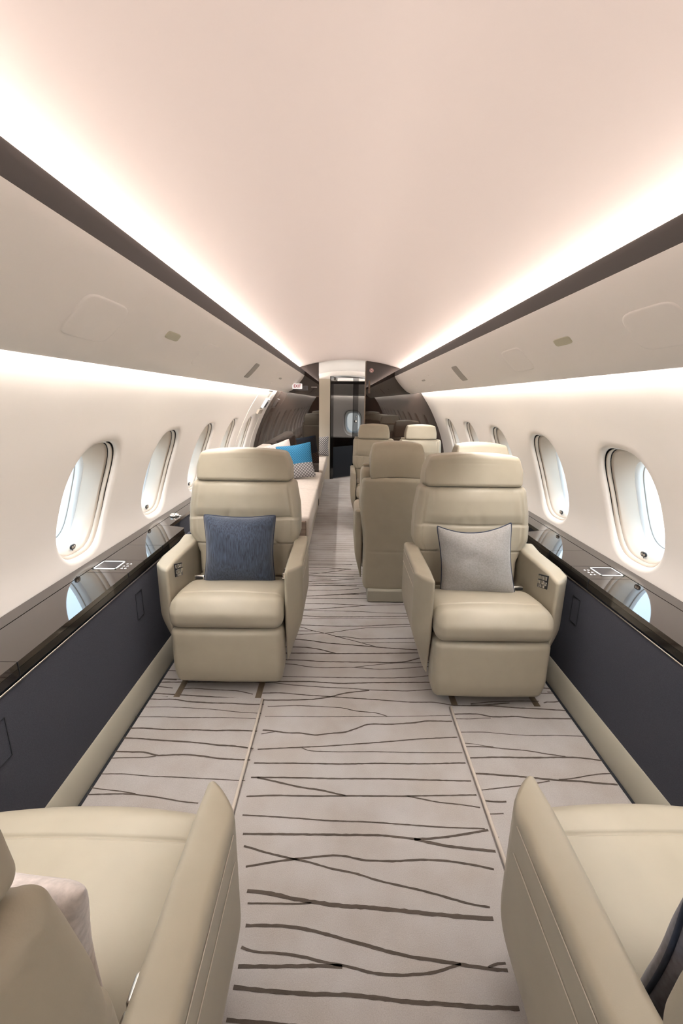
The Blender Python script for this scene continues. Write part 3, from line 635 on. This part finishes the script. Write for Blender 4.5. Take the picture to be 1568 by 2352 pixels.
def chair_parts(inb, P):
    """meshes of one seat; inb is the local x sign of the aisle side; y is the facing direction"""
    hw, hh, hs, hip, sho, aw = P['seat'], P['head'], P['headtop'], P['hip'], P['sho'], P['arm']
    out = []
    # footrest
    def foot(V):
        V = V.copy(); z = V[:, 2]; k = sstep(.14, .05, z)
        V[:, 0] *= 1 - .035 * k; V[:, 1] += .010 * sstep(.33, .05, z) * 0 - .012 * k
        f = sstep(.0, .05, V[:, 1] - .30); V[:, 1] += .012 * f * (1 - (V[:, 0] / hw) ** 2)
        return V
    out.append(('footrest', mesh('footrest', *rbox((hw, .065, .142), .030, (14, 4, 12), foot, c=(0, .285, .195))), 'leather'))
    # seat cushion
    def seat(V):
        V = V.copy(); x, y, z = V[:, 0].copy(), V[:, 1].copy(), V[:, 2].copy(); top = sstep(.36, .46, z)
        V[:, 2] += top * (.012 * (1 - (x / hw) ** 2) - .05 * sstep(.15, -.1, y) + .010 * sstep(.12, .24, y))
        V[:, 2] -= top * .0050 * groove(y - .262, .0036)
        V[:, 2] -= top * .03 * sstep(.28, .36, y) ** 2
        V[:, 1] += .016 * sstep(.28, .36, y) * (1 - (x / hw) ** 2) * sstep(.33, .42, z)
        return V
    out.append(('seat_cushion', mesh('seat_cushion', *rbox((hw + .002, .235, .064), .045, (16, 130, 6), seat, c=(0, .128, .402), band=6)), 'leather'))
    # arms
    for sd_, ww, off in ((inb, aw, .006), (-inb, aw + P.get('outw', .012), .004)):
        am, s1, s2 = arm_mesh(sd_, ww)
        out.append(('armrest', am, 'leather', (sd_ * (hw + off), 0, 0), [('stitch_line', s1, 'thread'), ('stitch_line', s2, 'thread')]))
    # backrest
    zc, hz = .672, .262
    def wid(z): return np.interp(z, [.40, .54, .60, .655, .72, .80, .90, .935], [hw - .012, hw - .006, hip - .022, hip, hip, hip - .003, sho, sho - .004])
    def back(V):
        V = V.copy(); x, y, z = V[:, 0].copy(), V[:, 1].copy(), V[:, 2].copy(); w = wid(z); u = x / .29
        fr = sstep(-.17, -.11, y)
        V[:, 0] = u * w
        X = V[:, 0]; ax = np.abs(X)
        bulge = .020 * (1 - np.clip(ax / w, 0, 1) ** 2) * fr
        yy = y + bulge - .055 * (z - .42) / .5
        # side wings come forward, crease lines, centre panel
        wing = sstep(w * .70, w * .95, ax) * sstep(.60, .68, z) * .018 * fr
        yy += wing
        g = groove(z - (.735 + .010 * (ax / hw) ** 2), .0055) * (ax < w - .045)
        xs = w - .040
        g = np.maximum(g, .55 * groove(ax - xs, .0035) * (z > .60) * (z < .925))
        # lower pads with round corner
        px, pz, r = hw * .62, .60, .035
        d1 = np.where(z > pz + r, np.abs(ax - px), 9); d2 = np.where(ax > px + r, np.abs(z - pz), 9)
        d3 = np.where((ax <= px + r) & (z <= pz + r), np.abs(np.hypot(ax - px - r, z - pz - r) - r), 9)
        dp = np.minimum(np.minimum(d1, d2), d3)
        g = np.maximum(g, .8 * groove(dp, .004) * (z < .735))
        pad = (ax > px) & (z > pz) & (z < .735)
        yy += .006 * fr * pad
        yy += .014 * fr * sstep(.735, .80, z) * sstep(.95, .86, z) * sstep(w, w - .06, ax)
        yy -= .0095 * g * fr
        for (xa, za, xb_, zb, dp_) in ((-.045, .755, -.020, .84, .005), (.085, .75, .035, .86, .007), (.02, .76, .06, .82, .003)):
            tt = np.clip(((X - xa) * (xb_ - xa) + (z - za) * (zb - za)) / ((xb_ - xa) ** 2 + (zb - za) ** 2), 0, 1)
            dd = np.hypot(X - xa - tt * (xb_ - xa), z - za - tt * (zb - za)); yy -= dp_ * fr * groove(dd, .020) * (1 - tt) * .7
        V[:, 1] = yy
        return V
    out.append(('backrest', mesh('backrest', *rbox((.29, .058, hz), .028, (84, 4, 90), back, c=(0, -.150, zc), band=6)), 'leather'))
    # rear shell
    def shell(V):
        V = V.copy(); z = V[:, 2].copy(); u = V[:, 0] / .26; w = np.interp(z, [.07, .12, .45, .62, .75, .88], [hw - .012, hw, hw + .002, sho - .004, sho, sho - .010]); V[:, 0] = u * w
        V[:, 1] += -.055 * np.clip((z - .42) / .5, 0, 1) + .02 * np.abs(u) ** 3
        rear = sstep(-.20, -.235, V[:, 1]); V[:, 1] += rear * .003 * (groove(z - .60, .003) + groove(z - .36, .003))
        return V
    out.append(('back_shell', mesh('back_shell', *rbox((.26, .040, .400), .030, (16, 3, 90), shell, c=(0, -.218, .474), band=5)), 'leather'))
    # headrest
    def head(V):
        V = V.copy(); z = V[:, 2].copy(); t = (z - .94) / .15; u = V[:, 0] / .25
        w = hh + (hs - hh) * sstep(.35, 1.0, t) * .9; V[:, 0] = u * w
        V[:, 2] += .014 * (1 - u ** 2) * sstep(.3, 1, t) - .004 * np.abs(u) ** 4 * sstep(.5, 1, t)
        V[:, 1] += -.045 - .02 * t + .010 * (1 - u ** 2)
        rr = sstep(-.15, -.19, V[:, 1] + .045 + .02 * t); V[:, 2] -= .075 * rr * sstep(.6, 0, t); V[:, 1] -= .055 * rr * sstep(1.1, .3, t)
        g = groove(t - .70, .020) * sstep(-.14, -.11, V[:, 1] + .0); V[:, 1] -= .0035 * g * np.sign(V[:, 1] + .16)
        return V
    out.append(('headrest', mesh('headrest', *rbox((.25, .056, .076), .021, (20, 5, 36), head, c=(0, -.140, 1.010), band=6)), 'leather'))
    out.append(('headrest_gap', mesh('headrest_gap', *rbox((hh - .02, .034, .012), .005, (2, 2, 1), c=(0, -.195, .934))), 'leather_dark'))
    out.append(('base_plinth', mesh('base_plinth', *rbox((.17, .235, .045), .012, (2, 2, 1), c=(0, -.05, .046))), 'leather_trim'))
    out.append(('seat_frame', mesh('seat_frame', *rbox((hw - .02, .20, .11), .02, (2, 2, 2), c=(0, .04, .215))), 'leather_dark'))
    # control panel on the inner face of the outboard arm
    if P.get('ctrl', True):
        xo = -inb * (hw + .004); s = inb
        def cp(V):
            V = V.copy(); V[:, 2] += (V[:, 1] - .175) * .28; return V
        out.append(('control_panel', mesh('control_panel', *rbox((.003, .046, .033), .0028, (1, 4, 4), cp, c=(xo + s * .001, .175, .556), band=2)), 'black_plastic'))
        out.append(('control_button', mesh('control_button', *join([rbox((.003, .012, .0085), .002, (1, 1, 1), cp, c=(xo + s * .0038, .175 + dy, .556 + dz), band=2) for dy, dz in ((-.029, .018), (0, .018), (.029, .018), (-.029, -.005), (.006, -.003), (.030, -.008), (-.018, -.022), (.014, -.021))])), 'chrome'))
    # belt: buckle on the outboard side, tongue on the aisle side
    def rot(V):
        return V
    xb = -inb * (hw - .052)
    out.append(('belt_buckle', mesh('belt_buckle', *join([rbox((.029, .022, .011), .009, (2, 2, 1), c=(xb, .035, .466), band=3), rbox((.020, .05, .004), .003, (1, 1, 1), c=(xb, -.02, .458), band=2)])), 'chrome'))
    out.append(('buckle_button', mesh('buckle_button', *rbox((.019, .004, .006), .002, (1, 1, 1), c=(xb, .058, .466), band=2)), 'black_plastic'))
    xt = inb * (hw - .022)
    out.append(('belt_tongue', mesh('belt_tongue', *join([rbox((.016, .020, .013), .005, (1, 1, 1), c=(xt, .028, .480), band=2), rbox((.014, .010, .004), .003, (1, 1, 1), c=(xt, .058, .470), band=2), rbox((.012, .010, .016), .005, (1, 1, 1), c=(xt, -.01, .484), band=2)])), 'satin_metal'))
    if P.get('harness'):
        xh = -inb * 0 + P['harness'] * (sho - .035)
        out.append(('harness_guide', mesh('harness_guide', *rbox((.022, .018, .008), .006, (1, 1, 1), c=(xh, -.19, .944), band=2)), 'leather'))
    return out
SINGLE = dict(seat=.256, head=.250, headtop=.226, hip=.296, sho=.276, arm=.076)
DOUBLE = dict(seat=.203, head=.176, headtop=.158, hip=.236, sho=.232, arm=.054, outw=.0, ctrl=False)
LIB = {}
def chair(kind, inb, loc, rz, label, group, harness=0):
    key = (kind, inb, harness)
    if key not in LIB: LIB[key] = chair_parts(inb, dict(SINGLE if kind == 'single' else DOUBLE, harness=harness))
    e = empty('cabin_seat', loc, rz); tag(e, label, 'seat', group)
    for p in LIB[key]:
        o = obj(p[0], p[1], p[2], e, p[3] if len(p) > 3 else None)
        for q in (p[4] if len(p) > 4 else []): obj(q[0], q[1], q[2], o)
    return e
G1, G2 = 'single leather seats', 'paired leather seats'
# local +y faces forward (+Y world) at rz=0; facing the viewpoint is rz=pi, which flips local x
chair('single', -1, (-.594, 2.123, 0), PI, 'beige leather armchair holding the navy blue cushion', G1)
chair('single', 1, (.594, 2.038, 0), PI, 'beige leather armchair holding the pale grey cushion', G1)
chair('single', 1, (-.602, .428, 0), 0, 'beige leather armchair cut off at the lower left, seen from behind', G1)
chair('single', -1, (.594, .452, 0), 0, 'beige leather armchair cut off at the lower right, seen from behind', G1)
chair('double', -1, (.278, 3.045, 0), 0, 'beige seat beside the aisle with its back turned, plinth showing', G2, -1)
chair('double', 1, (.815, 3.045, 0), 0, 'beige seat by the right windows with only its headrest top showing', G2, -1)
chair('double', 1, (.280, 4.84, 0), PI, 'beige seat facing the camera beside the aisle, right at the dark bulkhead', G2, 1)
chair('double', -1, (.812, 4.84, 0), PI, 'beige seat facing the camera by the window, right at the dark bulkhead', G2, 1)
# ------------------------------------------------------------------ cushions
def pillow_mesh(size, thick, seed, slump=0.0, n=44):
    r_ = np.random.RandomState(seed); ph = r_.rand(8) * 6; V = []; Fc = []
    t = np.linspace(-1, 1, n + 1); t = np.sign(t) * np.abs(np.sin(t * PI / 2)) ** 1.0
    def outline(u, v):
        pin = .115
        cn = 1 - .055 * (abs(u * v)) ** 5; x = u * (1 - pin * (1 - v * v)) * cn; z = v * (1 - pin * (1 - u * u)) * cn
        return x * size / 2, z * size / 2
    for sd in (1, -1):
        for i in range(n + 1):
            for j in range(n + 1):
                u, v = t[j], t[i]; x, z = outline(u, v)
                th = thick / 2 * ((1 - u * u) * (1 - v * v)) ** .42
                wr = .006 * math.sin(5 * u + 3 * v + ph[0]) * math.sin(4 * v - 2 * u + ph[1]) + .004 * math.sin(9 * (u - v) + ph[2]) * abs(u * v) + .010 * math.exp(-((u * .8 - v + .25) / .12) ** 2) * (1 if u < 0 else .2) * slump * (v > 0) * -1
                edge = (1 - abs(u) ** 6) * (1 - abs(v) ** 6)
                zz = z - slump * .030 * (1 - abs(u) ** 2.2) * max(0, v) ** 2
                V.append((x, sd * (th + wr * edge * .8) , zz))
    m = (n + 1) ** 2
    for sd in (0, 1):
        for i in range(n):
            for j in range(n):
                a = sd * m + i * (n + 1) + j; q = [a, a + 1, a + n + 2, a + n + 1]; Fc.append(q if sd else q[::-1])
    ring = [(u, -1) for u in t[:-1]] + [(1, v) for v in t[:-1]] + [(u, 1) for u in t[::-1][:-1]] + [(-1, v) for v in t[::-1][:-1]]
    pip = [(outline(u, v)[0] * 1.004, 0, outline(u, v)[1] * 1.004 - slump * .030 * (1 - abs(u) ** 2.2) * max(0, v) ** 2) for u, v in ring]
    return (V, Fc), pip
def weld(me):
    bm = bmesh.new(); bm.from_mesh(me); bmesh.ops.remove_doubles(bm, verts=bm.verts, dist=.0004); bmesh.ops.recalc_face_normals(bm, faces=bm.faces); bm.to_mesh(me); bm.free(); me.shade_smooth(); return me
def pillow(name, size, thick, m, pm, loc, rot, label, seed, slump=0.0):
    vf, pip = pillow_mesh(size, thick, seed, slump); e = empty(name, loc); e.rotation_euler = rot; tag(e, label, 'cushion', 'scatter cushions')
    obj('cushion_cover', weld(mesh('cushion_cover', *vf)), m, e)
    if pm: obj('piping', mesh('piping', *tube(pip, .0042, 6, True)), pm, e)
    return e
pillow('cushion', .368, .165, 'pillow_blue', 'piping_navy', (-.588, 2.085, .612), (math.radians(-9), math.radians(1), math.radians(4)), 'navy blue square cushion with dark piping on the left armchair', 1)
pillow('cushion', .362, .165, 'pillow_grey', 'piping_navy', (.578, 2.000, .606), (math.radians(-12), math.radians(-6), math.radians(-9)), 'pale grey cushion with navy piping on the right armchair', 5, 1.0)
pillow('cushion', .385, .13, 'pillow_pale', None, (-.592, .428, .575), (math.radians(6), math.radians(4), math.radians(2)), 'pale pinkish cushion leaning on the backrest at the lower left', 3)
pillow('cushion', .385, .13, 'pillow_slate', 'piping_navy', (.575, .445, .545), (math.radians(8), 0, math.radians(-4)), 'slate grey cushion leaning on the backrest at the lower right', 4)
# ------------------------------------------------------------------ divans
def divan(ya, yb, seats, label, arm_end=True):
    L = (-.66, (ya + yb) / 2, 0); e = empty('divan', L); tag(e, label, 'divan', 'divans along the left wall')
    def part(nm, vf, m, sm=True): return obj(nm, mesh(nm, [(x - L[0], y - L[1], z - L[2]) for x, y, z in vf[0]], vf[1], sm), m, e)
    cut = np.linspace(ya, yb, seats + 1)
    for a, b in zip(cut[:-1], cut[1:]):
        def sd(V):
            V = V.copy(); V[:, 2] += .008 * sstep(.36, .45, V[:, 2]) * (1 - ((V[:, 0] + .66) / .34) ** 2); return V
        part('seat_cushion', rbox((.335, (b - a) / 2 - .002, .085), .022, (6, 6, 3), sd, c=(-.665, (a + b) / 2, .367)), 'divan_fabric')
        part('back_cushion', rbox((.075, (b - a) / 2 - .004, .19), .04, (3, 5, 5), lambda V: V + np.stack([-(V[:, 2] - .45) * .22, 0 * V[:, 0], 0 * V[:, 0]], 1), c=(-.955, (a + b) / 2, .62)), 'divan_fabric')
    part('end_panel', rbox((.315, .012, .075), .006, (2, 1, 1), c=(-.672, ya - .012, .348)), 'divan_wood')
    part('base', rbox((.285, (yb - ya) / 2 - .03, .14), .01, (2, 2, 2), c=(-.665, (ya + yb) / 2, .141)), 'beige_panel')
    return e
divan(3.33, 5.56, 2, 'long pale fabric divan along the left wall before the bulkhead')
divan(5.72, 7.30, 2, 'pale fabric divan in the aft room glimpsed through the doorway')
pillow('cushion', .43, .15, 'pillow_print', None, (-.615, 5.04, .655), (math.radians(-14), math.radians(-8), math.radians(8)), 'blue and grey patterned cushion standing on the far end of the divan', 8)
pillow('cushion', .40, .13, 'pillow_pale', None, (-.84, 5.22, .665), (math.radians(-12), math.radians(-16), math.radians(14)), 'pale cushion peeking out behind the blue patterned one', 9)
pillow('cushion', .34, .13, 'pillow_scallop', None, (-.46, 7.18, .62), (math.radians(-12), 0, math.radians(6)), 'grey scallop patterned cushion on the aft room divan', 10)
sb = obj('seat_belt', mesh('seat_belt', *join([box(-.60, -.565, 3.55, 3.60, .455, .463), box(-.59, -.43, 3.57, 3.60, .4565, .462)]), smooth=False), 'belt_grey'); tag(sb, 'dark belt strap lying on the near end of the divan', 'seat belt')
# ------------------------------------------------------------------ exit hatch fittings, signs
def wp(s, y, h): p = WALL.at(s) - WALL.nrm(s) * h; return (-p[0], y, p[1])
def wbox(s0, s1, y0, y1, h0, h1, n=6):
    S = np.linspace(s0, s1, n); V = [wp(s, y, h) for s in S for (y, h) in ((y0, h0), (y1, h0), (y1, h1), (y0, h1))]; Fc = []
    for i in range(n - 1):
        for k in range(4): Fc.append([i * 4 + k, i * 4 + (k + 1) % 4, (i + 1) * 4 + (k + 1) % 4, (i + 1) * 4 + k])
    return V, Fc + [[0, 1, 2, 3], [(n - 1) * 4 + k for k in (3, 2, 1, 0)]]
ex = empty('exit_hatch', wp(.3, 5.0, 0)); tag(ex, 'emergency exit hatch fittings on the left wall before the bulkhead', 'exit hatch')
def xpart(nm, vf, m, sm=False):
    L = ex.location; return obj(nm, mesh(nm, [(x - L.x, y - L.y, z - L.z) for x, y, z in vf[0]], vf[1], sm), m, ex)
for ya in (4.50, 5.31): xpart('hatch_frame', wbox(.06, .99, ya, ya + .015, -.002, .006, 30), 'shell_white')
xpart('handle_cover', wbox(.215, .335, 5.10, 5.26, -.002, .030), 'frame_white')
xpart('handle_slot', wbox(.250, .32, 5.14, 5.22, .030, .0325), 'gap_black')
xpart('grab_recess', wbox(.36, .41, 5.00, 5.24, -.002, .020), 'reveal')
xpart('placard', wbox(.15, .20, 5.15, 5.22, .0, .0025), 'slot_grey')
xpart('latch_groove', wbox(.118, .126, 5.02, 5.26, .0, .002), 'gap_black')
def text_mesh(s, size, ext=.001):
    cu = bpy.data.curves.new('t', 'FONT'); cu.body = s; cu.size = size; cu.extrude = ext; cu.offset = .0011; cu.align_x = 'CENTER'; cu.align_y = 'CENTER'
    t = bpy.data.objects.new('t', cu); COL.objects.link(t); dg = bpy.context.evaluated_depsgraph_get(); me = bpy.data.meshes.new_from_object(t.evaluated_get(dg)); bpy.data.objects.remove(t); return me
es = empty('exit_sign', (-.606, 5.22, 1.502), math.radians(6)); tag(es, 'small white lit box sign reading EXIT in red under the left bin', 'exit sign')
obj('sign_box', mesh('sign_box', *rbox((.056, .05, .030), .006, (1, 1, 1), band=3)), 'sign_lit', es)
t = obj('sign_lettering', text_mesh('EXIT', .047), 'sign_red', es, (0, -.051, 0)); t.rotation_euler = (PI / 2, 0, 0); t.scale = (.86, 1, 1)
ns = empty('no_smoking_sign', (.268, YB, 1.711)); tag(ns, 'round white and red no smoking sign on the right bulkhead', 'sign')
def disc(r0, r1, y0, y1, n=28):
    V = [(r * math.cos(a), y, r * math.sin(a)) for (r, y) in ((r0, y0), (r1, y0), (r1, y1), (r0, y1)) for a in np.linspace(0, 2 * PI, n, endpoint=False)]
    return V, [[i * n + k, i * n + (k + 1) % n, ((i + 1) % 4) * n + (k + 1) % n, ((i + 1) % 4) * n + k] for i in range(4) for k in range(n)]
obj('sign_plate', mesh('sign_plate', *disc(.0005, .026, -.002, 0), smooth=False), 'sign_white', ns)
obj('red_ring', mesh('red_ring', *disc(.018, .023, -.0035, -.002), smooth=False), 'sign_red', ns)
b_ = obj('red_bar', mesh('red_bar', *box(-.019, .019, -.0035, -.0022, -.0022, .0022), smooth=False), 'sign_red', ns); b_.rotation_euler = (0, math.radians(45), 0)
obj('cigarette', mesh('cigarette', *box(-.012, .012, -.0030, -.0022, -.002, .002), smooth=False), 'black_plastic', ns)
hk = obj('wall_fitting', mesh('wall_fitting', *rbox((.011, .012, .075), .006, (1, 1, 2), band=3)), 'divan_wood', None, (.245, YB - .0125, 1.515)); tag(hk, 'slim upright brown fitting on the right bulkhead next to the door jamb', 'wall fitting')
